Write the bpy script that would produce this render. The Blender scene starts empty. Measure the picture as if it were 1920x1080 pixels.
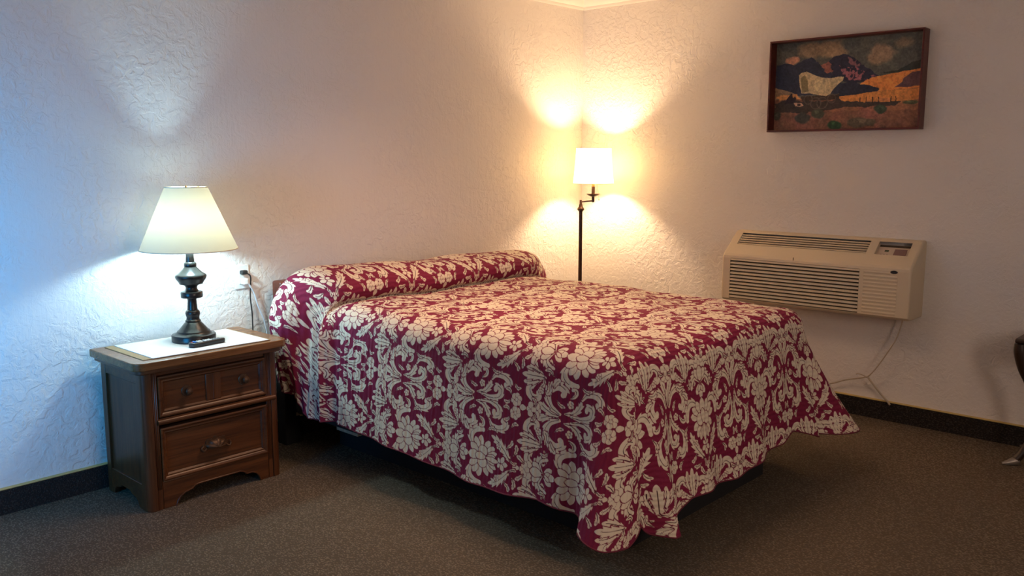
import bpy, bmesh, math, random
import numpy as np
from mathutils import Vector, Matrix
R = math.radians
random.seed(4)
sc = bpy.context.scene
col = sc.collection

# ------------------------------------------------------------------ camera
cam = bpy.data.objects.new('camera', bpy.data.cameras.new('camera'))
col.objects.link(cam)
cam.data.sensor_width = 36.0
cam.data.lens = 1644.12 * 36.0 / 1920.0
cam.data.clip_start = 0.02
right = Vector((0.678272, -0.73481, 0.000353)).normalized()
down = Vector((-0.10746, -0.099666, -0.989201))
down = (down - right * down.dot(right)).normalized()
fwd = right.cross(down)
m = Matrix((right, -down, -fwd)).transposed().to_4x4()
m.translation = Vector((-4.77686, -3.76115, 1.41))
cam.matrix_world = m
sc.camera = cam

# ------------------------------------------------------------------ world, lights, exposure
world = bpy.data.worlds.new('world'); sc.world = world
world.use_nodes = True
world.node_tree.nodes['Background'].inputs[0].default_value = (0.35, 0.55, 0.9, 1)
world.node_tree.nodes['Background'].inputs[1].default_value = 0.35
sc.view_settings.view_transform = 'Standard'
sc.view_settings.look = 'None'
sc.view_settings.gamma = 1.0
sc.view_settings.exposure = 0.0
sc.view_settings.use_curve_mapping = False

def lamp(name, kind, loc, power, color, size=0.03, rot=None, size_y=None):
    l = bpy.data.lights.new(name, kind); l.energy = power; l.color = color
    if kind == 'AREA':
        l.shape = 'RECTANGLE'; l.size = size; l.size_y = size_y or size
    else:
        l.shadow_soft_size = size
    o = bpy.data.objects.new(name, l); col.objects.link(o); o.location = loc
    if rot: o.rotation_euler = rot
    return o
TL = Vector((-2.968, -0.212, 0.6285))          # table lamp foot
FB = Vector((-0.235, -0.283, 0.0))             # floor lamp bulb, plan position
lamp('table_lamp_bulb', 'POINT', (TL.x, TL.y, 1.105), 17.0, (0.60, 0.90, 1.0), 0.03)
lamp('floor_lamp_bulb', 'POINT', (FB.x, FB.y, 1.365), 40.0, (1.0, 0.65, 0.36), 0.03)
day = lamp('window_daylight', 'AREA', (-5.06, -0.95, 0.95), 16.0, (0.0, 0.40, 1.0), 0.8, (0, R(-90), R(46)), 0.9)
day.data.spread = R(88)                        # beam narrowed and turned artificially so the blue stays on the left wall
top = lamp('ceiling_fill', 'AREA', (-2.1, -1.3, 2.43), 14.0, (1.0, 0.62, 0.39), 0.8, (0, 0, 0), 0.8)  # added warm fill without a fixture, for bed top and left wall
top.data.spread = R(112)
lamp('back_fill', 'AREA', (-3.0, -4.85, 1.5), 23.0, (1.0, 0.75, 0.60), 0.7, (R(86), 0, R(4)), 0.9)  # added fill from behind the camera, no lamp stands there

# ------------------------------------------------------------------ node helpers
def mat(name, color=(.5, .5, .5), rough=.6, metallic=0.0, spec=0.5):
    m = bpy.data.materials.new(name); m.use_nodes = True
    b = m.node_tree.nodes['Principled BSDF']
    b.inputs['Base Color'].default_value = (*color, 1)
    b.inputs['Roughness'].default_value = rough
    b.inputs['Metallic'].default_value = metallic
    b.inputs['Specular IOR Level'].default_value = spec
    return m
class NT:
    def __init__(s, m):
        s.t = m.node_tree; s.n = s.t.nodes; s.b = s.n['Principled BSDF']
    def node(s, kind, **kw):
        o = s.n.new('ShaderNode' + kind)
        for k, v in kw.items():
            if k in o.inputs: o.inputs[k].default_value = v
            else: setattr(o, k, v)
        return o
    def link(s, a, b): s.t.links.new(a, b)
    def coords(s, scale=(1, 1, 1), rot=(0, 0, 0)):
        tc = s.node('TexCoord'); mp = s.node('Mapping')
        mp.inputs['Scale'].default_value = scale; mp.inputs['Rotation'].default_value = rot
        s.link(tc.outputs['Object'], mp.inputs['Vector']); return mp.outputs[0]
    def noise(s, vec, scale, detail=4, rough=.55, dist=0):
        n = s.node('TexNoise'); n.inputs['Scale'].default_value = scale; n.inputs['Detail'].default_value = detail
        n.inputs['Roughness'].default_value = rough; n.inputs['Distortion'].default_value = dist
        s.link(vec, n.inputs['Vector']); return n.outputs[0]
    def ramp(s, fac, stops):
        r = s.node('ValToRGB'); e = r.color_ramp.elements
        while len(e) < len(stops): e.new(.5)
        for el, (p, c) in zip(e, stops):
            el.position = p; el.color = (*c, 1) if len(c) == 3 else c
        s.link(fac, r.inputs[0]); return r.outputs[0]
    def math(s, op, a, b=None, c=None):
        o = s.node('Math', operation=op)
        for i, v in enumerate((a, b, c)):
            if v is None: continue
            if isinstance(v, (int, float)): o.inputs[i].default_value = v
            else: s.link(v, o.inputs[i])
        return o.outputs[0]
    def mix(s, fac, a, b, blend='MIX'):
        o = s.node('Mix', data_type='RGBA', blend_type=blend)
        if isinstance(fac, (int, float)): o.inputs[0].default_value = fac
        else: s.link(fac, o.inputs[0])
        for i, v in ((6, a), (7, b)):
            if isinstance(v, tuple): o.inputs[i].default_value = (*v, 1)
            else: s.link(v, o.inputs[i])
        return o.outputs[2]
    def bump(s, h, strength=.5, dist=.01, normal=None):
        b = s.node('Bump'); b.inputs['Strength'].default_value = strength; b.inputs['Distance'].default_value = dist
        s.link(h, b.inputs['Height'])
        if normal: s.link(normal, b.inputs['Normal'])
        return b.outputs[0]
    def color(s, x): s.link(x, s.b.inputs['Base Color'])
    def normal(s, x): s.link(x, s.b.inputs['Normal'])
def c8(r, g, b): return tuple(((v / 255 + .055) / 1.055) ** 2.4 if v > 10 else v / 255 / 12.92 for v in (r, g, b))

# ---- materials
def wall_material():
    m = mat('painted_stucco', (.8, .77, .73), .55, spec=.3); t = NT(m); v = t.coords()
    big = t.noise(v, 2.2, 2)                                   # where the trowelling is rougher
    big = t.ramp(big, [(.40, (.25,) * 3), (.62, (1,) * 3)])
    a = t.noise(v, 26, 5, .6, .8)
    a = t.ramp(a, [(.44, (0,) * 3), (.56, (1,) * 3)])          # knocked-down flats
    a2 = t.noise(v, 60, 4, .6, .5)
    s1 = t.noise(t.coords((70, 70, 5)), 1, 3, .6)              # vertical trowel drags
    h = t.math('MULTIPLY', a, big)
    h = t.math('MULTIPLY_ADD', a2, .55, h)
    h = t.math('MULTIPLY_ADD', s1, .6, h)
    t.normal(t.bump(h, .5, .005))
    t.color(t.mix(t.noise(v, 1.4, 3), (.83, .79, .75), (.77, .74, .71)))
    return m
def carpet_material(name, c1, c2, rot=.5):
    m = mat(name, c1, .95, spec=.1); t = NT(m); v = t.coords((1, 1, 1), (0, 0, rot))
    w = t.node('TexVoronoi'); w.inputs['Scale'].default_value = 150
    sv = t.coords((1, .62, 1), (0, 0, rot)); t.link(sv, w.inputs['Vector'])
    n = t.noise(v, 210, 3, .7); n2 = t.noise(v, 5, 3)
    k = t.math('MULTIPLY_ADD', w.outputs['Distance'], -.9, n)
    f = t.ramp(k, [(.0, (0,) * 3), (.52, (1,) * 3)])
    c = t.mix(f, c1, c2)
    c = t.mix(t.math('MULTIPLY', n2, .35), c, tuple(x * .7 for x in c1))
    t.color(c); t.normal(t.bump(f, .9, .004)); return m
def wood_material(name, dark, light, axis=0, rough=.35, scale=1.0, spec=.5):
    m = mat(name, dark, rough, spec=spec); t = NT(m)
    s = [34 * scale] * 3; s[axis] = 2.2 * scale
    v = t.coords(tuple(s)); n = t.noise(v, 1.0, 6, .62, .6)
    s2 = [160 * scale] * 3; s2[axis] = 5 * scale
    n2 = t.noise(t.coords(tuple(s2)), 1.0, 3)
    c = t.mix(t.ramp(n, [(.3, (0,) * 3), (.7, (1,) * 3)]), dark, light)
    c = t.mix(t.ramp(n2, [(.5, (0,) * 3), (.72, (.6,) * 3)]), c, tuple(x * .4 for x in dark))
    t.color(c); t.normal(t.bump(n2, .15, .002)); return m
def plain(name, c, rough=.5, metallic=0, spec=.5, var=.12, scale=30, bump=.05):
    m = mat(name, c, rough, metallic, spec); t = NT(m); v = t.coords(); n = t.noise(v, scale, 4)
    t.color(t.mix(n, tuple(x * (1 - var) for x in c), tuple(min(1, x * (1 + var)) for x in c)))
    if bump: t.normal(t.bump(n, bump, .002))
    return m
def shade_material(name, c, trans, weave=900):
    m = bpy.data.materials.new(name); m.use_nodes = True; nt = m.node_tree; nt.nodes.clear()
    out = nt.nodes.new('ShaderNodeOutputMaterial'); mx = nt.nodes.new('ShaderNodeMixShader')
    d = nt.nodes.new('ShaderNodeBsdfDiffuse'); tr = nt.nodes.new('ShaderNodeBsdfTranslucent')
    d.inputs[0].default_value = (*c, 1)
    tc = nt.nodes.new('ShaderNodeTexCoord'); nz = nt.nodes.new('ShaderNodeTexNoise'); nz.inputs['Scale'].default_value = weave
    nt.links.new(tc.outputs['Object'], nz.inputs['Vector'])
    r = nt.nodes.new('ShaderNodeValToRGB'); nt.links.new(nz.outputs[0], r.inputs[0])
    r.color_ramp.elements[0].position = .3; r.color_ramp.elements[1].position = .7
    r.color_ramp.elements[0].color = (*[x * .94 for x in trans], 1); r.color_ramp.elements[1].color = (*trans, 1)
    nt.links.new(r.outputs[0], tr.inputs[0])
    mx.inputs[0].default_value = .5
    nt.links.new(d.outputs[0], mx.inputs[1]); nt.links.new(tr.outputs[0], mx.inputs[2]); nt.links.new(mx.outputs[0], out.inputs[0])
    return m
def bedspread_material():
    m = mat('damask_quilt', (.2, .02, .05), .75, spec=.2); t = NT(m)
    f = t.node('Attribute', attribute_name='print'); d = t.node('Attribute', attribute_name='outline'); s = t.node('Attribute', attribute_name='sheet')
    maroon = (.20, .014, .052); cream = (.76, .66, .53); ink = (.045, .006, .014)
    n = t.noise(s.outputs['Vector'], 5, 3)
    fm = t.math('MULTIPLY_ADD', f.outputs['Fac'], .8, .5); fm.node.use_clamp = True
    fd = t.math('MULTIPLY_ADD', d.outputs['Fac'], -.9, .5); fd.node.use_clamp = True
    base = t.mix(fd, t.mix(n, tuple(x * .85 for x in maroon), tuple(x * 1.15 for x in maroon)), ink)
    t.color(t.mix(fm, base, t.mix(n, tuple(x * .93 for x in cream), cream)))
    q = t.node('Mapping'); q.inputs['Scale'].default_value = (1, 1, 1); t.link(s.outputs['Vector'], q.inputs['Vector'])
    wv = t.node('TexWave', wave_type='BANDS', bands_direction='Y'); wv.inputs['Scale'].default_value = 16
    wv.inputs['Distortion'].default_value = 3.0; wv.inputs['Detail'].default_value = 2; wv.inputs['Detail Scale'].default_value = 1.2
    t.link(q.outputs[0], wv.inputs['Vector'])
    n1 = t.noise(s.outputs['Vector'], 28, 4); n2 = t.noise(s.outputs['Vector'], 420, 2)
    h = t.math('MULTIPLY_ADD', n1, 1.2, t.math('MULTIPLY', wv.outputs[1], .45))
    h = t.math('MULTIPLY_ADD', n2, .10, h)
    t.normal(t.bump(h, .55, .007)); return m
M = dict(
    wall=wall_material(),
    ceil=plain('ceiling_paint', (.84, .81, .77), .8, var=.03, scale=90, bump=.3),
    trim=plain('white_trim_paint', (.86, .83, .78), .45, var=.02, bump=0),
    carpet=carpet_material('brown_loop_carpet', (.105, .083, .060), (.40, .32, .235), .62),
    basecarpet=carpet_material('dark_carpet_base', (.024, .020, .019), (.10, .085, .075), .2),
    gold=plain('tan_binding', (.55, .42, .16), .45, var=.1, scale=60),
    oak=wood_material('stained_oak', (.050, .016, .006), (.145, .050, .015), 0, .36),
    oakv=wood_material('stained_oak_upright', (.050, .016, .006), (.135, .047, .015), 2, .36),
    oaktop=wood_material('lamplit_oak_top', (.13, .052, .016), (.27, .125, .045), 0, .27),  # same oak, colour lightened for the lamplight reflected by the top
    brass=plain('aged_brass', (.085, .042, .020), .45, .4, var=.3, scale=90),
    bronze=plain('black_bronze', (.016, .015, .015), .30, .35, .6, var=.2),
    iron=plain('brown_iron', (.05, .022, .012), .36, .6, .5, var=.25),
    lampshade=shade_material('cream_lampshade', (.75, .72, .62), (.165, .122, .078)),
    warmshade=shade_material('ivory_lampshade', (.8, .76, .66), (.50, .44, .30)),
    piping=plain('shade_piping', (.70, .66, .52), .7, bump=0),
    brasspart=plain('brass_fitting', (.75, .52, .16), .3, .9),
    matw=None, mattan=plain('tan_mat', (.30, .20, .10), .8, var=.25, scale=300),
    black=plain('black_plastic', (.012, .012, .013), .38, var=.1),
    rubber=plain('black_rubber', (.015, .015, .016), .55, var=.1),
    keyw=plain('white_key', (.75, .78, .8), .45, bump=0), keyb=plain('blue_key', (.05, .22, .6), .45, bump=0),
    keyr=plain('red_key', (.55, .12, .12), .45, bump=0), keyg=plain('grey_key', (.22, .24, .25), .45, bump=0),
    plate=plain('white_plastic', (.82, .83, .82), .35, var=.03, bump=0),
    cordw=plain('white_cord', (.7, .75, .82), .5, bump=0),
    post=wood_material('red_stained_wood', (.10, .022, .012), (.19, .045, .026), 2, .4),
    basebox=plain('black_carpeted_box', (.010, .010, .012), .9, var=.3, scale=400, bump=.4),
    ticking=plain('dark_ticking', (.022, .022, .024), .9, var=.2, scale=300, bump=.3),
    mattress=plain('mattress_cover', (.55, .55, .56), .9, var=.05, scale=200, bump=.3),
    slat=wood_material('pale_pine_slat', (.34, .28, .19), (.50, .42, .30), 0, .6),
    quilt=bedspread_material(),
    hem=plain('maroon_binding', (.13, .012, .03), .8, var=.3, scale=60),
    frame=wood_material('mahogany_frame', (.075, .013, .009), (.14, .026, .017), 1, .38),
    ac=plain('beige_plastic', (.66, .56, .41), .42, spec=.35, var=.03, scale=8, bump=0),
    acdark=plain('dark_cavity', (.05, .035, .022), .8, bump=0),
    acpanel=plain('panel_film', (.55, .44, .34), .4, bump=0),
    aclabel=plain('mauve_label', (.22, .13, .12), .4, bump=0),
    lcd=plain('grey_green_display', (.10, .10, .055), .25, bump=0),
    cordb=plain('beige_cord', (.50, .42, .32), .5, bump=0),
    darkwood=wood_material('near_black_wood', (.018, .009, .006), (.04, .02, .012), 2, .38),
    sabot=plain('grey_metal_toe', (.30, .27, .24), .4, .6),
)
def weave_material():
    m = mat('white_woven_vinyl', (.8, .8, .8), .6); t = NT(m); v = t.coords()
    a = t.node('TexWave', wave_type='BANDS', bands_direction='X'); a.inputs['Scale'].default_value = 60
    b = t.node('TexWave', wave_type='BANDS', bands_direction='Y'); b.inputs['Scale'].default_value = 60
    t.link(v, a.inputs['Vector']); t.link(v, b.inputs['Vector'])
    h = t.math('MULTIPLY', a.outputs[1], b.outputs[1])
    t.color(t.mix(t.ramp(h, [(.0, (0,) * 3), (.35, (1,) * 3)]), (.50, .50, .52), (.86, .86, .86)))
    t.normal(t.bump(h, .4, .002)); return m
M['matw'] = weave_material()

# ------------------------------------------------------------------ mesh helpers
class MB:
    def __init__(s): s.v = []; s.f = []
    def add(s, v, f):
        k = len(s.v); s.v += [tuple(p) for p in v]; s.f += [tuple(i + k for i in q) for q in f]; return s
    def box(s, x0, x1, y0, y1, z0, z1):
        return s.add([(x0, y0, z0), (x1, y0, z0), (x1, y1, z0), (x0, y1, z0), (x0, y0, z1), (x1, y0, z1), (x1, y1, z1), (x0, y1, z1)],
                     [(3, 2, 1, 0), (4, 5, 6, 7), (0, 1, 5, 4), (1, 2, 6, 5), (2, 3, 7, 6), (3, 0, 4, 7)])
    def lathe(s, prof, c=(0, 0, 0), n=40, cap=True):
        v = []; f = []
        for r, z in prof:
            for i in range(n):
                a = 2 * math.pi * i / n; v.append((c[0] + r * math.cos(a), c[1] + r * math.sin(a), c[2] + z))
        for j in range(len(prof) - 1):
            for i in range(n):
                k = (i + 1) % n; f.append((j * n + i, j * n + k, (j + 1) * n + k, (j + 1) * n + i))
        if cap:
            f.append(tuple(range(n - 1, -1, -1))); f.append(tuple((len(prof) - 1) * n + i for i in range(n)))
        return s.add(v, f)
    def prism(s, poly, axis, a, b):
        """poly in the two other axes (cyclic order x->yz, y->zx, z->xy), extruded from a to b along axis"""
        n = len(poly)
        def P(p, t): return {'x': (t, p[0], p[1]), 'y': (p[1], t, p[0]), 'z': (p[0], p[1], t)}[axis]
        v = [P(p, a) for p in poly] + [P(p, b) for p in poly]
        f = [tuple(range(n - 1, -1, -1)), tuple(range(n, 2 * n))] + [(i, (i + 1) % n, n + (i + 1) % n, n + i) for i in range(n)]
        return s.add(v, f)
    def tube(s, pts, r, n=10, closed=False):
        P = [Vector(p) for p in pts]; N = len(P); v = []; f = []
        rs = r if isinstance(r, (list, tuple)) else [r] * N
        up = None
        for i in range(N):
            if closed: t = P[(i + 1) % N] - P[i - 1]
            else: t = P[min(i + 1, N - 1)] - P[max(i - 1, 0)]
            t.normalize()
            if up is None: up = t.orthogonal().normalized()
            up = (up - t * up.dot(t)).normalized(); w = t.cross(up)
            for k in range(n):
                a = 2 * math.pi * k / n; v.append(P[i] + (up * math.cos(a) + w * math.sin(a)) * rs[i])
        for i in range(N if closed else N - 1):
            j = (i + 1) % N
            for k in range(n):
                q = (k + 1) % n; f.append((i * n + k, i * n + q, j * n + q, j * n + k))
        if not closed:
            f.append(tuple(range(n - 1, -1, -1))); f.append(tuple((N - 1) * n + k for k in range(n)))
        return s.add(v, f)
    def build(s, name, material, parent=None, bevel=0, seg=2, smooth=35, origin=None):
        me = bpy.data.meshes.new(name)
        o = Vector(origin) if origin is not None else Vector((0, 0, 0))
        if parent is not None and origin is None: o = Vector(parent.get('_o', (0, 0, 0)))
        me.from_pydata([tuple(Vector(p) - o) for p in s.v], [], s.f)
        bm = bmesh.new(); bm.from_mesh(me); bmesh.ops.recalc_face_normals(bm, faces=bm.faces); bm.to_mesh(me); bm.free()
        me.materials.append(material)
        if smooth:
            for p in me.polygons: p.use_smooth = True
            me.set_sharp_from_angle(angle=R(smooth))
        ob = bpy.data.objects.new(name, me); col.objects.link(ob)
        ob['_o'] = list(o)
        if parent is not None:
            ob.parent = parent; ob.location = o - Vector(parent['_o'])
        else: ob.location = o
        if bevel:
            b = ob.modifiers.new('edge', 'BEVEL'); b.width = bevel; b.segments = seg; b.limit_method = 'ANGLE'; b.angle_limit = R(40)
        return ob
def empty(name, loc):
    o = bpy.data.objects.new(name, None); col.objects.link(o); o.location = loc; o['_o'] = list(loc); o.empty_display_size = .05; return o
def tag(o, label, cat, group=None):
    o['label'] = label; o['category'] = cat
    if group: o['group'] = group
    return o
def struct(o): o['kind'] = 'structure'; return o
def spline(pts, n=8):
    P = [Vector(p) for p in pts]; Q = [2 * P[0] - P[1]] + P + [2 * P[-1] - P[-2]]; out = []
    for i in range(1, len(Q) - 2):
        a, b, c, d = Q[i - 1:i + 3]
        for k in range(n):
            t = k / n; out.append(.5 * ((2 * b) + (c - a) * t + (2 * a - 5 * b + 4 * c - d) * t * t + (3 * b - a - 3 * c + d) * t ** 3))
    out.append(P[-1]); return out
def dup(o, parent, dloc):
    c = o.copy(); col.objects.link(c); c.parent = parent; c.location = o.location + Vector(dloc); return c

# ------------------------------------------------------------------ room shell
XW, YB, ZC = -5.1, -5.0, 2.45
struct(MB().box(XW - .1, .1, YB - .1, .1, -.1, 0).build('floor', M['carpet'], smooth=0))
struct(MB().box(XW - .1, .1, YB - .1, .1, ZC, ZC + .1).build('ceiling', M['ceil'], smooth=0))
struct(MB().box(XW - .1, .1, 0, .1, 0, ZC).build('wall_left', M['wall'], smooth=0))
struct(MB().box(0, .1, YB - .1, 0, 0, ZC).build('wall_right', M['wall'], smooth=0))
struct(MB().box(XW - .1, 0, YB - .1, YB, 0, ZC).build('wall_back', M['wall'], smooth=0))
wy0, wy1, wz0, wz1 = -1.42, -.48, .45, 1.45
w = MB().box(XW - .1, XW, YB, wy0, 0, ZC).box(XW - .1, XW, wy1, 0, 0, ZC).box(XW - .1, XW, wy0, wy1, 0, wz0).box(XW - .1, XW, wy0, wy1, wz1, ZC)
struct(w.build('wall_front', M['wall'], smooth=0))
wf = MB()
for a in ((wy0, wy0 + .05, wz0, wz1), (wy1 - .05, wy1, wz0, wz1), (wy0, wy1, wz0, wz0 + .05), (wy0, wy1, wz1 - .05, wz1), ((wy0 + wy1) / 2 - .02, (wy0 + wy1) / 2 + .02, wz0, wz1)):
    wf.box(XW - .08, XW - .03, *a)
win = struct(wf.build('window_1', M['trim'], origin=(XW, (wy0 + wy1) / 2, wz0)))
gm = mat('window_glass', (1, 1, 1), 0.02); gm.node_tree.nodes['Principled BSDF'].inputs['Transmission Weight'].default_value = 1
MB().box(XW - .058, XW - .052, wy0 + .05, wy1 - .05, wz0 + .05, wz1 - .05).build('pane', gm, win)
# crown moulding
crown = [(0, 2.384), (.006, 2.384), (.010, 2.392), (.010, 2.402), (.022, 2.410), (.036, 2.424), (.043, 2.438), (.052, 2.440), (.054, 2.449), (0, 2.449)]
def strip(name, pts, wall, mtl):
    b = MB()
    if wall == 'left': b.prism([(-p, z) for p, z in pts], 'x', XW, -.0)
    else: b.prism([(z, -p) for p, z in pts], 'y', YB, 0)
    return struct(b.build(name, mtl, smooth=50))
strip('trim_1', crown, 'left', M['trim']); strip('trim_2', crown, 'right', M['trim'])
# carpet baseboards with a tan bound top edge
bp = [(0, 0), (.014, 0), (.014, .098), (.010, .101), (0, .101)]
ep = [(0, .101), (.013, .101), (.015, .104), (.012, .1075), (0, .1085)]
bl = strip('baseboard_left', bp, 'left', M['basecarpet']); br = strip('baseboard_right', bp, 'right', M['basecarpet'])
for b, wl in ((bl, 'left'), (br, 'right')):
    e = strip('edge_binding', ep, wl, M['gold']); e.parent = b; del e['kind']; e['label'] = 'thin tan bound top edge'

# ------------------------------------------------------------------ bed
def build_bed():
    b = empty('bed', (-1.73, -1.05, 0))
    MB().box(-2.268, -1.228, -2.025, -.28, 0, .140).build('plinth', M['basebox'], b, .004)
    for k, (y0, y1) in enumerate(((-.11, -.02), (-.60, -.44), (-1.086, -.92), (-1.56, -1.40), (-2.04, -1.88))):
        MB().box(-2.40, -1.06, y0, y1, .1405, .158).build('slat', M['slat'], b, .002)
    MB().box(-2.42, -1.04, -2.03, -.125, .1585, .40).build('box_spring', M['ticking'], b, .02, 3)
    MB().box(-2.42, -1.04, -2.03, -.125, .401, .70).build('mattress', M['mattress'], b, .05, 4)
    h = MB().box(-2.37, -1.09, -.095, -.065, .30, .76).build('headboard_panel', M['post'], b, .006)
    for x in (-2.463, -1.085):
        MB().box(x, x + .087, -.108, -.030, .40, .82).build('headboard_post', M['post'], b, .012, 3)
        MB().box(x + .002, x + .085, -.106, -.032, 0, .399).build('headboard_leg', M['basebox'], b, .004)
    return tag(b, 'bed with black box base, pale slats and red wooden headboard posts under the damask bedspread', 'bed')
build_bed()

# ---- damask print: signed distances (mm) over one repeat, drawn from leaf, petal and scroll outlines
def catmull(pts, n=14):
    P=np.array(pts,float)
    if len(P)==2: return P[0]+(P[1]-P[0])*np.linspace(0,1,n)[:,None]
    Q=np.vstack([2*P[0]-P[1],P,2*P[-1]-P[-2]]); out=[]
    for i in range(1,len(Q)-2):
        p0,p1,p2,p3=Q[i-1:i+3]
        for t in np.linspace(0,1,n,endpoint=False):
            out.append(.5*((2*p1)+(-p0+p2)*t+(2*p0-5*p1+4*p2-p3)*t*t+(-p0+3*p1-3*p2+p3)*t**3))
    out.append(P[-1]); return np.array(out)
class PrintTile:
    """signed distance (mm, positive in the cream print) of one repeat, mirrored about a=0 and a=225"""
    W,H=225,430
    def __init__(s):
        a,b=np.meshgrid(np.arange(-s.W,s.W+1),np.arange(-s.H//2,s.H//2+1),indexing='ij')
        s.A,s.B=a.astype(float),b.astype(float)
        s.F=np.full(a.shape,-30.); s.V=np.full(a.shape,30.)
    def put(s,poly,fn):
        poly=np.asarray(poly,float)
        for m in (1,-1):
            for da in (-2*s.W,0,2*s.W):
                for db in (-s.H,0,s.H):
                    q=poly*[m,1]+[da,db]
                    lo=q.min(0)-9; hi=q.max(0)+9
                    i0=int(max(0,np.floor(lo[0]+s.W)));i1=int(min(2*s.W+1,np.ceil(hi[0]+s.W)+1))
                    j0=int(max(0,np.floor(lo[1]+s.H//2)));j1=int(min(2*(s.H//2)+1,np.ceil(hi[1]+s.H//2)+1))
                    if i0>=i1 or j0>=j1: continue
                    fn(q,(slice(i0,i1),slice(j0,j1)))
    def dist(s,q,w,closed):
        x=s.A[w];y=s.B[w]; d=np.full(x.shape,1e9); ins=np.zeros(x.shape,bool)
        n=len(q)
        for i in range(n if closed else n-1):
            p=q[i];r=q[(i+1)%n];e=r-p;L=e@e+1e-9
            t=np.clip(((x-p[0])*e[0]+(y-p[1])*e[1])/L,0,1)
            d=np.minimum(d,(x-p[0]-t*e[0])**2+(y-p[1]-t*e[1])**2)
            if closed and abs(e[1])>1e-9:
                c=((p[1]>y)!=(r[1]>y))&(x<(y-p[1])/e[1]*e[0]+p[0]); ins^=c
        d=np.sqrt(d)
        return np.where(ins,d,-d) if closed else d
    def shape(s,poly,gap=3.2):
        def fn(q,w):
            d=s.dist(q,w,True); s.F[w]=np.maximum(np.minimum(s.F[w],np.where(s.F[w]>-9,-(d+gap),s.F[w])),d)
            s.V[w]=np.where(d>-gap,np.where(d>0,np.maximum(6.,d),np.minimum(s.V[w],np.where(s.F[w]>-9,np.abs(d+gap/2),30))),s.V[w])
        s.put(poly,fn)
    def vein(s,pts,w=1.5):
        p=catmull(pts,6)
        def fn(q,win):
            d=s.dist(q,win,False)-w; s.F[win]=np.minimum(s.F[win],d); s.V[win]=np.minimum(s.V[win],d)
        s.put(p,fn)
    def leaf(s,pts,w,n=5,saw=.45,curl=0,sides=(1,1),tip=.5,vein=True,root=.3):
        w*=1.66; saw=min(.66,saw*1.35); c=catmull(pts,16); t=np.linspace(0,1,len(c))
        tg=np.gradient(c,axis=0); tg/=np.linalg.norm(tg,axis=1)[:,None]+1e-9; nr=np.stack([-tg[:,1],tg[:,0]],1)
        prof=np.interp(t,[0,.25,tip,.8,1],[root,.75,1,.8,.02 if not curl else .55])
        L=[];Rr=[]
        for side,lst in ((0,L),(1,Rr)):
            sg=1 if side==0 else -1
            for i in range(len(c)):
                ph=(t[i]*n)%1.0; k=1.0
                if sides[side]: k=1-saw*(1-ph)**.8 if ph<.93 else 1.0
                fw=tg[i]*w*.55*(ph if sides[side] else 0)
                lst.append(c[i]+nr[i]*sg*w*prof[i]*k+fw*prof[i])
        end=[]
        if curl:
            m=c[-1]; r=curl
            ang=np.arctan2(tg[-1][1],tg[-1][0])
            end=[m+r*.6*np.array([np.cos(ang+u),np.sin(ang+u)]) for u in np.linspace(1.5,-1.5,7)]
        s.shape(np.array(L+end+Rr[::-1]))
        if curl:
            turn=np.sign(np.cross(tg[len(c)//2],tg[-2]))
            m=c[-1]+nr[-1]*turn*r*.55
            def fn(q,win):
                s.F[win]=np.maximum(s.F[win],s.dist(q,win,True))
            s.put([m+r*1.25*np.array([np.cos(u),np.sin(u)]) for u in np.linspace(0,6.28,14,endpoint=False)],fn)
        if vein: s.vein(c[2:int(len(c)*.82):4],1.5)
    def petal(s,p0,p1,w,point=.25,gap=3.2,belly=.55):
        w*=1.2; p0=np.array(p0,float);p1=np.array(p1,float);d=p1-p0;L=np.linalg.norm(d);u=d/L;n=np.array([-u[1],u[0]])
        ts=np.linspace(0,1,12); pr=np.interp(ts,[0,.15,belly,.85,1],[.28,.6,1,.72,point*.2])
        s.shape(np.vstack([[p0+d*t+n*w*k for t,k in zip(ts,pr)],[p0+d*t-n*w*k for t,k in zip(ts[::-1],pr[::-1])]]),gap)
    def flower(s,c,r,n,a0=90,w=.36,ctr=.28):
        for i in range(n):
            a=np.radians(a0+360/n*i); u=np.array([np.cos(a),np.sin(a)])
            s.petal(np.array(c)+u*r*.15,np.array(c)+u*r,r*w,.9,2.2)
        if ctr: s.shape([np.array(c)+r*ctr*np.array([np.cos(a),np.sin(a)]) for a in np.linspace(0,6.28,10,endpoint=False)],2.2)
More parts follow.
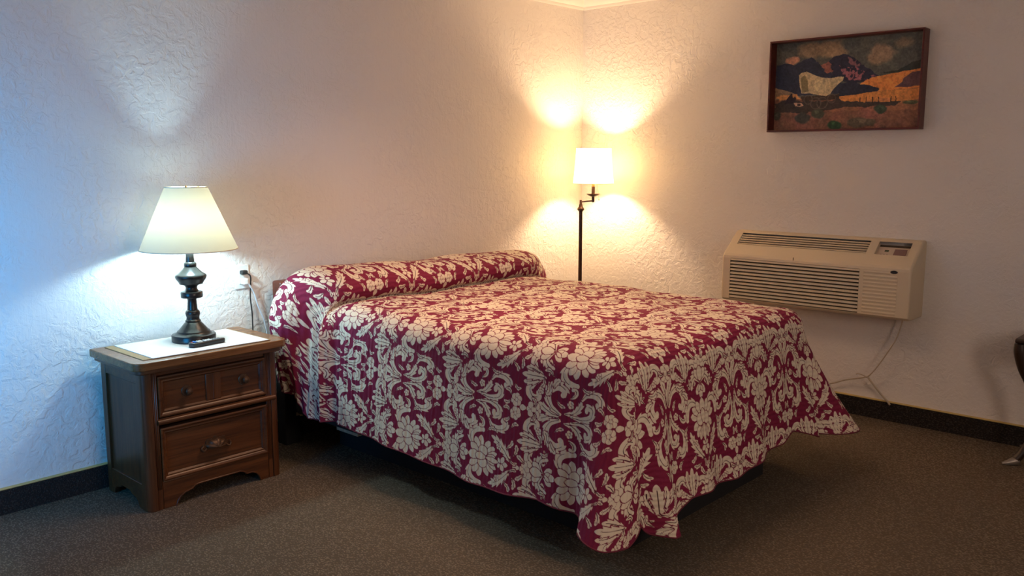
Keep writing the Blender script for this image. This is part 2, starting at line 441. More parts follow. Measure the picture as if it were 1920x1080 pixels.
def damask_tile():
    s=PrintTile()
    # arching scrolls and long blades first, blossoms over them
    s.leaf([(14,-138),(42,-112),(72,-74),(92,-28)],16,6,.45)
    s.leaf([(30,42),(48,74),(78,80),(100,58),(106,16)],12,5,.45,curl=7,sides=(1,0))
    s.leaf([(219,84),(220,120),(206,160),(192,186)],13,4,.4)
    s.leaf([(217,80),(196,128),(160,148),(126,132),(112,96),(126,66),(146,72)],13,7,.45,curl=8,sides=(0,1))
    s.leaf([(128,118),(108,112),(92,92)],9,3,.35)
    s.leaf([(208,66),(202,28),(178,2),(150,-8)],12,5,.45,sides=(1,1))
    s.leaf([(214,40),(219,-10),(206,-54),(178,-62),(168,-38),(182,-28)],10,6,.4,curl=7,sides=(1,0))
    s.leaf([(150,-6),(126,-30),(122,-70),(138,-100),(162,-98),(160,-78)],11,6,.45,curl=7,sides=(0,1))
    # fan of fronds with side curls
    s.leaf([(98,-272),(84,-236),(50,-212),(28,-226),(32,-250),(44,-250)],12,6,.45,curl=7,sides=(1,0))
    s.leaf([(102,-272),(120,-232),(150,-200),(176,-214),(174,-240),(160,-242)],12,6,.45,curl=7,sides=(0,1))
    s.leaf([(100,-272),(78,-216),(74,-176)],11,4,.4)
    s.leaf([(101,-272),(122,-210),(128,-166)],11,4,.4)
    s.leaf([(100,-274),(101,-215),(100,-158)],14,4,.4,tip=.55)
    s.leaf([(90,-286),(64,-296),(42,-286),(40,-268)],8,4,.4,curl=5,sides=(1,0))
    s.leaf([(110,-286),(140,-292),(160,-278)],9,4,.4)
    # blossom on the scroll axis
    s.flower((0,-212),34,7,90,.34,.3); s.petal((0,-178),(0,-148),9)
    s.leaf([(20,-196),(36,-180),(44,-162)],7,3,.4)
    s.flower((200,-140),26,6,75,.4,.26)
    s.leaf([(186,-116),(170,-104),(168,-84)],6,3,.4); s.leaf([(204,-112),(216,-98),(212,-78)],6,3,.4)
    s.flower((225,-224),34,8,90,.34,.32); s.petal((225,-188),(225,-158),10)
    # star bud under the lotus
    s.petal((0,-84),(0,-126),9); s.petal((2,-90),(26,-104),8); s.petal((2,-86),(18,-72),6)
    # pendant blossom above the lotus
    s.leaf([(4,146),(34,168),(58,150),(60,120)],13,4,.4,sides=(1,1))
    s.petal((4,140),(30,102),11); s.petal((0,142),(0,84),12,.2)
    s.petal((10,158),(34,196),11); s.petal((0,152),(0,206),15,.6); s.petal((0,136),(14,112),6)
    # lotus
    s.petal((26,6),(66,-26),12); s.petal((22,-8),(46,-54),11)
    s.petal((26,18),(80,26),13,.3); s.petal((22,26),(68,56),12,.3); s.petal((14,30),(40,78),12,.3)
    s.petal((10,-14),(30,-66),9); s.petal((0,20),(0,88),15,.3)
    s.petal((6,-12),(14,-58),7); s.petal((0,-8),(0,-76),8)
    s.shape([np.array([22,10])+np.array([20*np.cos(a),23*np.sin(a)]) for a in np.linspace(0,6.28,16,endpoint=False)])
    s.petal((0,-4),(0,48),12,.4)
    # sprigs filling the ground
    s.leaf([(150,44),(138,24),(122,20),(116,34)],6,3,.4,curl=5,sides=(0,1))
    s.leaf([(168,104),(182,84),(186,62)],6,3,.45); s.leaf([(88,122),(70,140),(74,166)],6,3,.45)
    s.leaf([(62,-112),(80,-134),(96,-136)],7,3,.45); s.leaf([(140,-124),(158,-140),(156,-160)],6,3,.45); s.leaf([(104,-4),(118,-26),(114,-52)],6,3,.45)
    s.flower((172,40),15,5,90,.4,.3); s.leaf([(214,206),(196,200),(182,216)],5,3,.4)
    s.leaf([(100,166),(124,166),(140,184)],7,3,.45); s.flower((150,178),14,5,20,.4,.3); s.flower((60,-72),13,5,0,.4,.3)
    s.leaf([(40,-150),(62,-160),(84,-156)],7,3,.45); s.leaf([(24,-130),(12,-150),(16,-166)],5,3,.4)
    return s.F,s.V
def build_bedspread():
    F, V = damask_tile()
    Y0, YE, YF = -.085, -.56, -2.12            # head end, body start, foot edge (outer)
    X0, X1, ZT, R0 = -2.455, -1.005, .75, .10
    # lengthwise profile of the top: body, tuck, pillow roll
    body = np.arange(YF + R0, YE, .0033)
    roll = np.array([(-.56, .75), (-.52, .751), (-.495, .747), (-.480, .744), (-.478, .752), (-.500, .768), (-.512, .795), (-.505, .826), (-.475, .857), (-.425, .880), (-.36, .893),
                     (-.28, .897), (-.21, .882), (-.15, .852), (-.11, .815), (-.085, .77)])
    rs = np.array([tuple(p) for p in spline([(y, z, 0) for y, z in roll], 12)])[:, :2]
    d = np.r_[0, np.cumsum(np.hypot(*np.diff(rs, axis=0).T))]
    q = np.linspace(0, d[-1], int(d[-1] / .0033))
    ys = np.r_[body, np.interp(q, d, rs[:, 0])]; zs = np.r_[np.full(len(body), ZT), np.interp(q, d, rs[:, 1])]
    bs = np.r_[body, YE + q * .80 + np.clip(q / .1, 0, 1) * .06]; ym = np.r_[body, YE + q / d[-1] * (Y0 - YE)]        # sheet coordinate (more cloth in the tuck)
    NB = len(ys)
    sm = lambda e0, e1, x: (lambda t: t * t * (3 - 2 * t))(np.clip((x - e0) / (e1 - e0), 0, 1))
    w = sm(-.56, -.38, ys)
    w2 = sm(-.62, -.44, ys)
    x0o = X0 - .165 * w * (1 - .62 * sm(-.27, -.07, ym)); x1o = X1 + .265 * w
    r0 = R0 + .15 * w; r1 = R0 + .15 * w
    NA = 390
    u = np.linspace(0, 1, NA)
    def wob(x, y):
        return .004 * np.sin(7.1 * x + 3.3 * y) + .003 * np.sin(13.7 * x - 9.1 * y + 1) + .0025 * np.sin(21 * y + 5 * x)
    # top grid  [row j along y, column i along x]
    xa = (x0o + r0)[:, None] * (1 - u) + (x1o - r1)[:, None] * u
    dip = w[:, None] * (.0 - .022 * u[None] - .004 * np.exp(-((u[None] - .52) / .07) ** 2))
    TOP = np.stack([xa, np.repeat(ys[:, None], NA, 1), zs[:, None] + dip + wob(xa, ys[:, None])], -1)
    TS = np.stack([xa, np.repeat(bs[:, None], NA, 1)], -1)
    # skirt columns: near side (head->foot), near corner, foot, far corner, far side
    NCOR = 110; NQ = 225
    cols = []
    for j in range(NB - 1, -1, -1): cols.append(('near', j, 0))
    for k in range(1, NCOR): cols.append(('c1', 0, k / NCOR))
    for i in range(NA): cols.append(('foot', i, 0))
    for k in range(1, NCOR): cols.append(('c2', NA - 1, k / NCOR))
    for j in range(NB): cols.append(('far', j, 0))
    nc = len(cols)
    base = np.zeros((nc, 3)); dirs = np.zeros((nc, 2)); sh0 = np.zeros((nc, 2)); shd = np.zeros((nc, 2)); rr = np.zeros(nc); ti = np.zeros(nc, int)
    slide = np.zeros(nc); sslide = np.zeros(nc); hem = np.zeros(nc); per = np.zeros(nc); kind = []
    hn_y = np.array([-2.12, -2.03, -1.90, -1.78, -1.64, -1.44, -1.26, -1.0, -.63, -.46, -.42, -.39, -.365, -.33, -.28, -.05])
    hn_z = np.array([.165, .170, .180, .190, .178, .172, .182, .202, .216, .220, .226, .250, .290, .312, .32, .32])
    hf_x = np.array([-2.36, -2.30, -2.2, -2.09, -2.0, -1.77, -1.6, -1.36, -1.265, -1.2, -1.105])
    hf_z = np.array([.13, .12, .13, .185, .182, .172, .19, .212, .244, .225, .19])
    for n, (kd, idx, t) in enumerate(cols):
        kind.append(kd)
        if kd == 'near':
            base[n] = TOP[idx, 0]; dirs[n] = (-1, 0); rr[n] = r0[idx]; ti[n] = idx * NA; sh0[n] = TS[idx, 0]; shd[n] = (-1, 0); slide[n] = ym[idx] - ys[idx]; sslide[n] = ym[idx] - bs[idx]; hem[n] = np.interp(ym[idx], hn_y, hn_z); per[n] = -.08 - (ys[idx] - (YF + R0))
        elif kd == 'far':
            base[n] = TOP[idx, -1]; dirs[n] = (1, 0); rr[n] = r1[idx]; ti[n] = idx * NA + NA - 1; sh0[n] = TS[idx, -1]; shd[n] = (1, 0); slide[n] = ym[idx] - ys[idx]; sslide[n] = ym[idx] - bs[idx]; hem[n] = .2 + .02 * math.sin(9 * ys[idx]) + .08 * w[idx]; per[n] = 10
        elif kd == 'foot':
            base[n] = TOP[0, idx]; dirs[n] = (0, -1); rr[n] = R0; ti[n] = idx; sh0[n] = TS[0, idx]; shd[n] = (0, -1); hem[n] = np.interp(TOP[0, idx, 0], hf_x, hf_z); per[n] = .08 + TOP[0, idx, 0] - (X0 + R0)
        elif kd == 'c1':
            a = math.pi * (1 + t / 2); base[n] = TOP[0, 0]; dirs[n] = (math.cos(a), math.sin(a)); rr[n] = R0; ti[n] = 0; sh0[n] = TS[0, 0]; shd[n] = dirs[n]; per[n] = -.08 + .16 * t
            hem[n] = np.interp(t, [0, .15, .3, .55, .72, .85, 1], [.165, .145, .128, .125, .150, .165, .13])
        else:
            a = math.pi * (1.5 + t / 2); base[n] = TOP[0, -1]; dirs[n] = (math.cos(a), math.sin(a)); rr[n] = R0; ti[n] = NA - 1; sh0[n] = TS[0, -1]; shd[n] = dirs[n]; per[n] = 5 + t
            hem[n] = np.interp(t, [0, .5, .8, 1], [.20, .185, .185, .22])
    kind = np.array(kind)
    # outward lean of the skirt and folds (grow with the drop)
    lean = np.where(kind == 'near', .105, .125).astype(float)
    isn = kind == 'near'
    wn = np.zeros(nc); wn[isn] = w2[::-1]
    yn = np.zeros(nc); yn[isn] = ym[::-1]
    lean[isn] -= .17 * sm(-.44, -.30, yn[isn]) + .10 * sm(-.60, -.45, yn[isn])
    g = lambda s, c, wd: np.exp(-((s - c) / wd) ** 2)
    fold = .085 * g(per, -.045, .055) - .035 * g(per, .070, .030) + .060 * g(per, .150, .050) - .02 * g(per, .27, .06) - .03 * g(per, -.16, .05)
    tt = per - 5
    fold = np.where(kind == 'c2', .20 * np.sin(np.pi * np.clip(tt, 0, 1)) ** 1.3 + .05 * np.clip(tt, 0, 1), fold)
    xf = base[:, 0]
    foot = kind == 'foot'
    fold = fold + np.where(foot, .012 * np.sin(15 * xf + 1) + .008 * np.sin(31 * xf), 0) * sm(.25, .5, per)
    fold = fold + np.where(foot, .05 * g(xf, -1.115, .06), 0)
    fold = fold + np.where(isn, .010 * np.sin(11 * yn) + .005 * np.sin(27 * yn + 2), 0) * sm(-.2, -.4, per)
    fold = fold + np.where(isn, .035 * g(yn, -.43, .04) - .035 * g(yn, -.52, .035) - .03 * g(yn, -.32, .04), 0)
    rip = np.where(isn, .0035 * np.sin(yn * 2 * np.pi / .031 + .8 * np.sin(9 * yn)), 0) * (.25 + .75 * sm(-1.1, -.5, yn))
    dirs3 = np.concatenate([dirs, np.zeros((nc, 1))], 1)
    q0 = rr * math.pi / 2
    L = q0 + (base[:, 2] - rr - hem) / np.cos(lean)
    tq = np.linspace(0, 1, NQ)[:, None]
    Q = tq * L[None]                                                # arc length from the top's inset edge
    al = np.minimum(Q / rr, math.pi / 2)
    rest = np.maximum(Q - q0, 0)
    out = rr * np.sin(al) + rest * np.sin(lean)
    down_ = rr * (1 - np.cos(al)) + rest * np.cos(lean)
    gr = np.clip(rest / np.maximum(L - q0, .01), 0, 1)
    out = out + fold * (.25 * gr + .75 * gr ** 1.4) + rip * np.clip(rest / .06, 0, 1) + .05 * wn * 0
    P = base[None] + dirs3[None] * out[..., None]; P[..., 2] = base[None, :, 2] - down_
    P[..., 1] += slide[None] * sm(.0, .22, Q)
    # cloth taken up along the perimeter near the corner lobes: slide the sideways position too
    S = sh0[None] + shd[None] * Q[..., None]; S[..., 1] += sslide[None] * sm(.0, .24, Q)
    # each lobe of the corner carries the print of the side it came from
    blend = sm(.08, .30, Q)
    for c, ref in (('c1', 'near'), ('c2', 'foot')):
        m_ = kind == c
        arc = (np.cumsum(m_) - 1) / m_.sum()
        pos = P[:, m_]
        seg = np.zeros(pos.shape[:2]); seg[:, 1:] = np.linalg.norm(np.diff(pos, axis=1), axis=2); cum = np.cumsum(seg, 1)
        if c == 'c1':
            cut = .78
            lo = np.stack([sh0[m_][None, :, 0] - Q[:, m_], sh0[m_][None, :, 1] - cum], -1)
            tot = cum[:, -1:]
            hi = np.stack([sh0[m_][None, :, 0] - (tot - cum), sh0[m_][None, :, 1] - Q[:, m_]], -1)
        else:
            cut = 2.
            lo = np.stack([sh0[m_][None, :, 0] + cum, sh0[m_][None, :, 1] - Q[:, m_]], -1); hi = lo
        k = np.where((arc[m_] < cut)[None, :, None], lo, hi)
        S[:, m_] = S[:, m_] * (1 - blend[:, m_][..., None]) + k * blend[:, m_][..., None]
    # ---- assemble
    verts = np.concatenate([TOP.reshape(-1, 3), P[1:].reshape(-1, 3)]); sheet = np.concatenate([TS.reshape(-1, 2), S[1:].reshape(-1, 2)])
    NT_ = NB * NA
    jj, ii = np.meshgrid(np.arange(NB - 1), np.arange(NA - 1), indexing='ij')
    f1 = np.stack([jj * NA + ii, jj * NA + ii + 1, (jj + 1) * NA + ii + 1, (jj + 1) * NA + ii], -1).reshape(-1, 4)
    ids = np.concatenate([ti[None], NT_ + np.arange((NQ - 1) * nc).reshape(NQ - 1, nc)])
    f2 = np.stack([ids[:-1, :-1], ids[1:, :-1], ids[1:, 1:], ids[:-1, 1:]], -1).reshape(-1, 4)
    tri = f2[:, 0] == f2[:, 3]
    quads = np.concatenate([f1, f2[~tri]]); tris = f2[tri][:, :3]
    me = bpy.data.meshes.new('bedspread')
    org = np.array([-1.73, -1.1, 0.0])
    me.vertices.add(len(verts)); me.vertices.foreach_set('co', (verts - org).astype(np.float32).ravel())
    loops = np.concatenate([quads.ravel(), tris.ravel()])
    me.loops.add(len(loops)); me.loops.foreach_set('vertex_index', loops.astype(np.int32))
    st = np.concatenate([np.arange(len(quads)) * 4, len(quads) * 4 + np.arange(len(tris)) * 3])
    me.polygons.add(len(st)); me.polygons.foreach_set('loop_start', st.astype(np.int32))
    me.update(calc_edges=True); me.validate()
    me.polygons.foreach_set('use_smooth', np.ones(len(me.polygons), bool))
    # print attributes
    A = (sheet[:, 0] + 1.98) * 1000 + 225; B = (sheet[:, 1] + 1.084) * 1000 + 215
    A = np.mod(A, 450); B = np.mod(B, 430)
    def samp(T):
        i = np.floor(A).astype(int); j = np.floor(B).astype(int); fa = A - i; fb = B - j
        i1 = np.minimum(i + 1, 450); j1 = np.minimum(j + 1, 430)
        return T[i, j] * (1 - fa) * (1 - fb) + T[i1, j] * fa * (1 - fb) + T[i, j1] * (1 - fa) * fb + T[i1, j1] * fa * fb
    for nm, T in (('print', F), ('outline', V)):
        at = me.attributes.new(nm, 'FLOAT', 'POINT'); at.data.foreach_set('value', np.clip(samp(T), -4, 4).astype(np.float32))
    at = me.attributes.new('sheet', 'FLOAT_VECTOR', 'POINT'); at.data.foreach_set('vector', np.c_[sheet, np.zeros(len(sheet))].astype(np.float32).ravel())
    me.materials.append(M['quilt'])
    o = bpy.data.objects.new('bedspread', me); col.objects.link(o); o.location = org; o['_o'] = list(org)
    # bound hem
    hp = P[-1][::4]
    MB().tube([tuple(p) for p in hp], .003, 6).build('hem_binding', M['hem'], o, smooth=80)
    return tag(o, 'maroon and cream damask quilted bedspread draped over the bed and pillows', 'bedspread')
build_bedspread()

# ------------------------------------------------------------------ nightstand
def build_nightstand():
    n = empty('nightstand', (-3.0, -.24, 0))
    x0, x1, yf, yb = -3.306, -2.696, -.43, -.05
    def rounded(x0, x1, y0, y1, r, k=5):
        p = []
        for cx, cy, a0 in ((x1 - r, y0 + r, -90), (x1 - .004, y1 - .004, 0), (x0 + .004, y1 - .004, 90), (x0 + r, y0 + r, 180)):
            rr = r if cy < (y0 + y1) / 2 else .004
            for i in range(k + 1):
                a = R(a0 + 90 * i / k); p.append((cx + rr * math.cos(a), cy + rr * math.sin(a)))
        return p
    MB().prism(rounded(-3.344, -2.658, -.468, -.040, .045), 'z', .590, .622).build('top', M['oaktop'], n, .009, 4, 60)
    MB().prism(rounded(-3.328, -2.674, -.452, -.044, .035), 'z', .571, .590).build('top_moulding', M['oak'], n, .007, 3, 60)
    # carcass: corner posts, stiles, rails, sides, back
    for s, x in ((1, x0), (-1, x1)):
        p = [(x + s * .040, yf + .0)] + [(x + s * (.028 - .028 * math.sin(R(a))), yf + .028 - .028 * math.cos(R(a))) for a in range(0, 91, 15)] + [(x, yf + .055), (x + s * .040, yf + .055)]
        MB().prism(p, 'z', 0, .571).build('front_post', M['oakv'], n, .0015, 1, 40)
        MB().box(min(x, x + s * .035), max(x, x + s * .035), yb - .04, yb, 0, .571).build('rear_post', M['oakv'], n, .002)
        st = MB()
        a, b = x + s * .041, x + s * .0625
        st.box(min(a, b), max(a, b), yf + .004, yf + .03, .0, .571)
        for k in (.044, .051, .058): st.tube([(x + s * k, yf + .004, .085), (x + s * k, yf + .004, .565)], .0028, 8)
        st.build('fluted_stile', M['oakv'], n, .001, 1)
        sp = MB()
        xx = x + s * .010
        sp.box(min(xx, xx + s * .012), max(xx, xx + s * .012), yf + .05, yb - .035, .10, .53)
        sp.build('side_panel', M['oakv'], n)
        MB().box(min(x + s * .002, x + s * .024), max(x + s * .002, x + s * .024), yf + .054, yb - .038, .522, .571).build('side_rail', M['oak'], n, .003)
        # side apron with a scalloped foot
        ap = [(-.376, .0), (-.376, .108), (-.088, .108), (-.088, .0), (-.105, .0), (-.112, .022), (-.125, .034), (-.160, .040), (-.175, .052), (-.250, .052), (-.275, .040), (-.300, .036), (-.325, .024), (-.338, .0)]
        MB().prism([(y, z) for y, z in ap], 'x', x + s * .002, x + s * .022).build('side_apron', M['oak'], n, .002, 1)
    MB().box(x0 + .02, x1 - .02, yb - .012, yb, .05, .571).build('back_panel', M['oak'], n)
    MB().box(x0 + .0625, x1 - .0625, yf + .012, yf + .03, .552, .571).build('top_rail', M['oak'], n, .002)
    MB().box(x0 + .02, x1 - .02, yf + .03, yb - .012, .10, .118).build('bottom_board', M['oak'], n)
    b = MB(); b.tube([(x0 + .054, yf - .001, .364), (x1 - .022, yf - .001, .364)], .0115, 14); b.box(x0 + .0625, x1 - .0625, yf + .002, yf + .03, .352, .378)
    b.build('bead_rail', M['oak'], n, 0, smooth=50)
    # front apron with bracket cut-out
    ax = [(-3.243, .0), (-3.243, .116), (-2.759, .116), (-2.759, .0), (-2.800, .0), (-2.806, .022), (-2.820, .040), (-2.842, .050), (-2.868, .050), (-2.882, .062), (-2.90, .068), (-3.09, .068), (-3.108, .064), (-3.120, .054), (-3.150, .048), (-3.172, .034), (-3.184, .018), (-3.190, .0)]
    MB().prism([(z, x) for x, z in ax], 'y', yf + .004, yf + .026).build('front_apron', M['oak'], n, .0025, 2)
    lip = [(x, yf + .003, z) for x, z in ax[4:]]
    MB().tube(lip, .0035, 6).build('apron_lip', M['oak'], n)
    def drawer(z0, z1, split):
        a, b_ = x0 + .064, x1 - .064
        dr = MB().box(a, b_, yf + .012, yf + .03, z0, z1).build('drawer', M['oak'], n, .001, 1)
        fr = MB()
        def mould(xa, xb, za, zb, wdt):
            """mitred frame moulding: high at the outside, rolling down inside"""
            pr = [(0, .012), (0, -.002), (.006, -.004), (.012, -.001), (.016, .004), (.022, .003), (wdt, .011)]
            loops = []
            for ins, dy in pr:
                loops.append([(xa + ins, yf + dy, za + ins), (xb - ins, yf + dy, za + ins), (xb - ins, yf + dy, zb - ins), (xa + ins, yf + dy, zb - ins)])
            v = [p for l in loops for p in l]; f = []
            for i in range(len(pr) - 1):
                for k in range(4):
                    f.append((i * 4 + k, i * 4 + (k + 1) % 4, i * 4 + 4 + (k + 1) % 4, i * 4 + 4 + k))
            fr.add(v, f)
        mould(a, b_, z0, z1, .028)
        fr.build('drawer_moulding', M['oak'], dr, 0, smooth=25)
        if split:
            c = (a + b_) / 2
            MB().box(c - .034, c + .034, yf + .006, yf + .013, z0 + .026, z1 - .026).build('centre_stile', M['oakv'], dr, .003, 2)
            MB().box(c - .0025, c + .0025, yf + .0045, yf + .0065, z0 + .028, z1 - .028).build('centre_bead', M['oakv'], dr, .001, 1)
            for x in (-3.117, -2.860):
                ob = MB().lathe([(.006, 0), (.005, .012), (.006, .014), (.014, .019), (.016, .025), (.013, .031), (.006, .034), (.0005, .035)], n=20).build('knob', M['brass'], dr, origin=(0, 0, 0))
                ob.rotation_euler = (R(90), 0, 0); ob.location = Vector((x, yf + .011, .470)) - Vector(dr['_o'])
                ob = MB().lathe([(.024, 0), (.022, .003), (.010, .004)], n=20).build('knob_rosette', M['brass'], dr, origin=(0, 0, 0))
                ob.rotation_euler = (R(90), 0, 0); ob.location = Vector((x, yf + .011, .470)) - Vector(dr['_o'])
        else:
            pl = MB(); cx, cz = -3.003, .214
            pts = []
            for i in range(41):
                t = i / 40; ang = math.pi * (1 - t)
                rad = 1 + .10 * math.sin(t * math.pi * 9)
                pts.append((cx + .058 * rad * math.cos(ang), cz - .006 + .040 * rad * math.sin(ang)))
            pts += [(cx + .050, cz - .020), (cx + .03, cz - .014), (cx + .012, cz - .020), (cx, cz - .013), (cx - .012, cz - .020), (cx - .03, cz - .014), (cx - .050, cz - .020)]
            pl.prism([(z, x) for x, z in pts], 'y', yf + .006, yf + .013)
            # bulging shell cup with ribs
            v = []; f = []; NU, NV = 25, 9
            for i in range(NU):
                a_ = math.pi * i / (NU - 1)
                for j in range(NV):
                    t = j / (NV - 1); rr = math.sin(t * math.pi / 2); rib = 1 + .07 * math.cos(a_ * 9)
                    v.append((cx + .046 * rr * math.cos(a_) * rib, yf + .006 - .024 * math.cos(t * math.pi / 2) * (.75 + .25 * rib), cz - .006 + .031 * rr * math.sin(a_) * rib))
            for i in range(NU - 1):
                for j in range(NV - 1): f.append((i * NV + j, i * NV + j + 1, (i + 1) * NV + j + 1, (i + 1) * NV + j))
            pl.add(v, f)
            for s in (-1, 1): pl.tube(spline([(cx + s * .044, yf + .004, cz - .008), (cx + s * .058, yf, cz - .016), (cx + s * .066, yf + .003, cz - .004), (cx + s * .058, yf + .004, cz + .004)], 5), .0045, 8)
            pl.build('shell_pull', M['brass'], dr, 0, smooth=40)
    drawer(.384, .549, True); drawer(.118, .338, False)
    return tag(n, 'dark oak two-drawer nightstand with brass shell pull beside the bed', 'nightstand')
build_nightstand()

# ------------------------------------------------------------------ things on the nightstand
def mat_slab(name, pts, z, h, m):
    o = MB().prism(pts, 'z', z, z + h).build(name, m, origin=(*[sum(p[i] for p in pts) / 4 for i in (0, 1)], z)); return o
tag(mat_slab('placemat', [(-3.286, -.414), (-2.73, -.436), (-2.728, -.085), (-3.288, -.058)], .6222, .0022, M['mattan']), 'thin tan mat showing at the left edge under the white woven mat', 'placemat')
tag(mat_slab('placemat', [(-3.250, -.420), (-2.740, -.438), (-2.742, -.075), (-3.252, -.068)], .6246, .0022, M['matw']), 'white woven vinyl placemat under the black table lamp', 'placemat')
def build_table_lamp():
    l = empty('table_lamp', tuple(TL)); T = tuple(TL)
    l.location.z = .6268; l['_o'] = [TL.x, TL.y, .6268]; T = (TL.x, TL.y, .6268)
    MB().lathe([(.0005, 0), (.088, 0), (.0915, .003), (.0915, .026), (.089, .0295), (.078, .031), (.0725, .036), (.069, .039), (.067, .044)], T, 56).build('base', M['bronze'], l, smooth=40)
    prof = [(.067, .043), (.060, .049), (.051, .060), (.042, .071), (.034, .080), (.031, .083), (.033, .086), (.031, .090), (.027, .094), (.0265, .104), (.029, .112), (.0305, .120), (.029, .127), (.026, .132), (.0215, .135), (.0205, .145), (.019, .165), (.0185, .178), (.020, .185), (.026, .189)]
    MB().lathe(prof, T, 48).build('lower_column', M['bronze'], l, smooth=40)
    MB().lathe([(.026, .188), (.044, .189), (.0455, .192), (.0455, .212), (.043, .215), (.031, .217), (.026, .222), (.0235, .230), (.025, .237), (.031, .243), (.040, .246), (.048, .248)], T, 48).build('collar_disc', M['bronze'], l, smooth=40)
    MB().lathe([(.040, .246), (.0485, .248), (.0495, .251), (.053, .258), (.0595, .266), (.064, .274), (.0658, .281), (.0645, .286), (.059, .291), (.050, .296), (.042, .303), (.034, .311), (.028, .318), (.0255, .3215)], T, 56).build('urn', M['bronze'], l, smooth=40)
    MB().lathe([(.0245, .321), (.026, .325), (.0265, .331), (.0255, .337), (.022, .341), (.0185, .343), (.0175, .36), (.0155, .381), (.0135, .383)], T, 40).build('neck', M['bronze'], l, smooth=40)
    MB().lathe([(.0125, .382), (.0125, .415), (.015, .418), (.015, .44), (.010, .445)], T, 24).build('socket', M['iron'], l)
    zb, zt, rb, rt = .398, .661, .200, .087
    sh = MB().lathe([(rb + (rt - rb) * i / 10, zb + (zt - zb) * i / 10) for i in range(11)], T, 72, cap=False).build('lampshade', M['lampshade'], l)
    for r_, z_ in ((rb, zb), (rt, zt)):
        pp = MB(); pp.tube([(T[0] + r_ * math.cos(2 * math.pi * i / 72), T[1] + r_ * math.sin(2 * math.pi * i / 72), T[2] + z_) for i in range(72)], .0022, 6, closed=True)
        pp.build('shade_piping', M['piping'], sh)
    sp = MB()
    for k in range(3):
        a = 2 * math.pi * k / 3 + .4; sp.tube([(T[0], T[1], T[2] + zt - .004), (T[0] + rt * math.cos(a), T[1] + rt * math.sin(a), T[2] + zt)], .0014, 6)
    sp.lathe([(.0005, 0), (.006, .001), (.004, .006), (.0005, .012)], (T[0], T[1], T[2] + zt - .004), 12)
    sp.build('shade_spider', M['brasspart'], sh)
    # cord to the wall outlet
    px, pz = -2.606, .872
    cord = MB().tube(spline([(px + .012, -.034, pz - .004), (px + .026, -.038, pz - .02), (px + .030, -.03, pz - .06), (px + .030, -.022, pz - .12), (px + .036, -.022, pz - .2), (px + .034, -.026, .60), (px + .03, -.03, .45), (px + .05, -.028, .2), (px, -.030, .05), (px - .1, -.030, .012), (px - .25, -.03, .012)], 8), .0034, 8).build('power_cord', M['rubber'], origin=(px, -.03, .7))
    plug = MB().box(px - .016, px + .014, -.040, -.0125, pz - .009, pz + .011).build('plug', M['rubber'], cord, .005, 3)
    tag(cord, 'black power cord hanging from the upper socket of the wall outlet', 'power cord')
    return tag(l, 'lit table lamp with cream cone shade and black turned base on the nightstand', 'lamp')
build_table_lamp()
def build_remote():
    r = empty('remote_control', (-2.978, -.345, .6268)); z = .6268
    def body(h0, h1, w, a, b, n=20):
        p = []
        for i in range(n + 1):
            t = i / n; x = a + (b - a) * t; p.append((x, -.345 - w * (.82 + .18 * math.cos((t - .25) * 5)) * min(1, (1 - abs(2 * t - 1)) * 7) ** .5))
        for i in range(n, -1, -1):
            t = i / n; x = a + (b - a) * t; p.append((x, -.345 + w * (.82 + .18 * math.cos((t - .25) * 5)) * min(1, (1 - abs(2 * t - 1)) * 7) ** .5))
        q = [p[0]]
        for c in p[1:]:
            if (Vector(c) - Vector(q[-1])).length > 1e-5: q.append(c)
        if (Vector(q[0]) - Vector(q[-1])).length < 1e-5: q.pop()
        return q
    MB().prism(body(0, 0, .022, -3.062, -2.894), 'z', z, z + .0205).build('case', M['black'], r, .006, 3, 60)
    zt = z + .0205
    def keys(xs, ys, m, sx, sy, h=.0025):
        for x in xs:
            for y in ys: MB().box(x - sx, x + sx, y - sy, y + sy, zt - .001, zt + h).build('button', m, r, .0012, 2)
    keys((-3.048,), (-.345,), M['keyr'], .003, .004)
    keys((-3.036,), (-.352, -.338), M['keyb'], .004, .005, .004)
    keys((-3.020, -3.008), (-.354, -.345, -.336), M['keyw'], .0045, .0035)
    keys((-2.990, -2.978, -2.966), (-.354, -.345, -.336), M['keyw'], .0045, .0035)
    keys((-2.952, -2.942, -2.932, -2.922), (-.354, -.345, -.336), M['keyg'], .0032, .0032)
    r.rotation_euler = (0, 0, R(1.5))
    return tag(r, 'black remote control with white and blue buttons lying on the white placemat', 'remote control')
build_remote()

# ------------------------------------------------------------------ outlet and white cord
def build_outlet():
    x0, x1, z0, z1 = -2.644, -2.568, .792, .907
    o = empty('wall_outlet', ((x0 + x1) / 2, -.001, (z0 + z1) / 2))
    MB().box(x0, x1, -.007, -.0005, z0, z1).build('cover_plate', M['plate'], o, .004, 3)
    MB().box(-2.623, -2.589, -.0105, -.007, .816, .883).build('receptacle', M['plate'], o, .002, 2)
    return tag(o, 'white duplex wall outlet above the nightstand', 'outlet')
build_outlet()
c = MB().tube(spline([(-2.595, -.037, .822), (-2.578, -.034, .80), (-2.557, -.026, .765), (-2.535, -.022, .70), (-2.505, -.022, .62), (-2.49, -.022, .50), (-2.49, -.022, .2), (-2.49, -.03, .012)], 8), .0042, 8).build('power_cord', M['cordw'], origin=(-2.55, -.03, .7))
MB().box(-2.618, -2.592, -.042, -.0108, .815, .845).build('plug', M['plate'], c, .005, 3)
tag(c, 'white power cord hanging from the lower socket of the wall outlet', 'power cord')

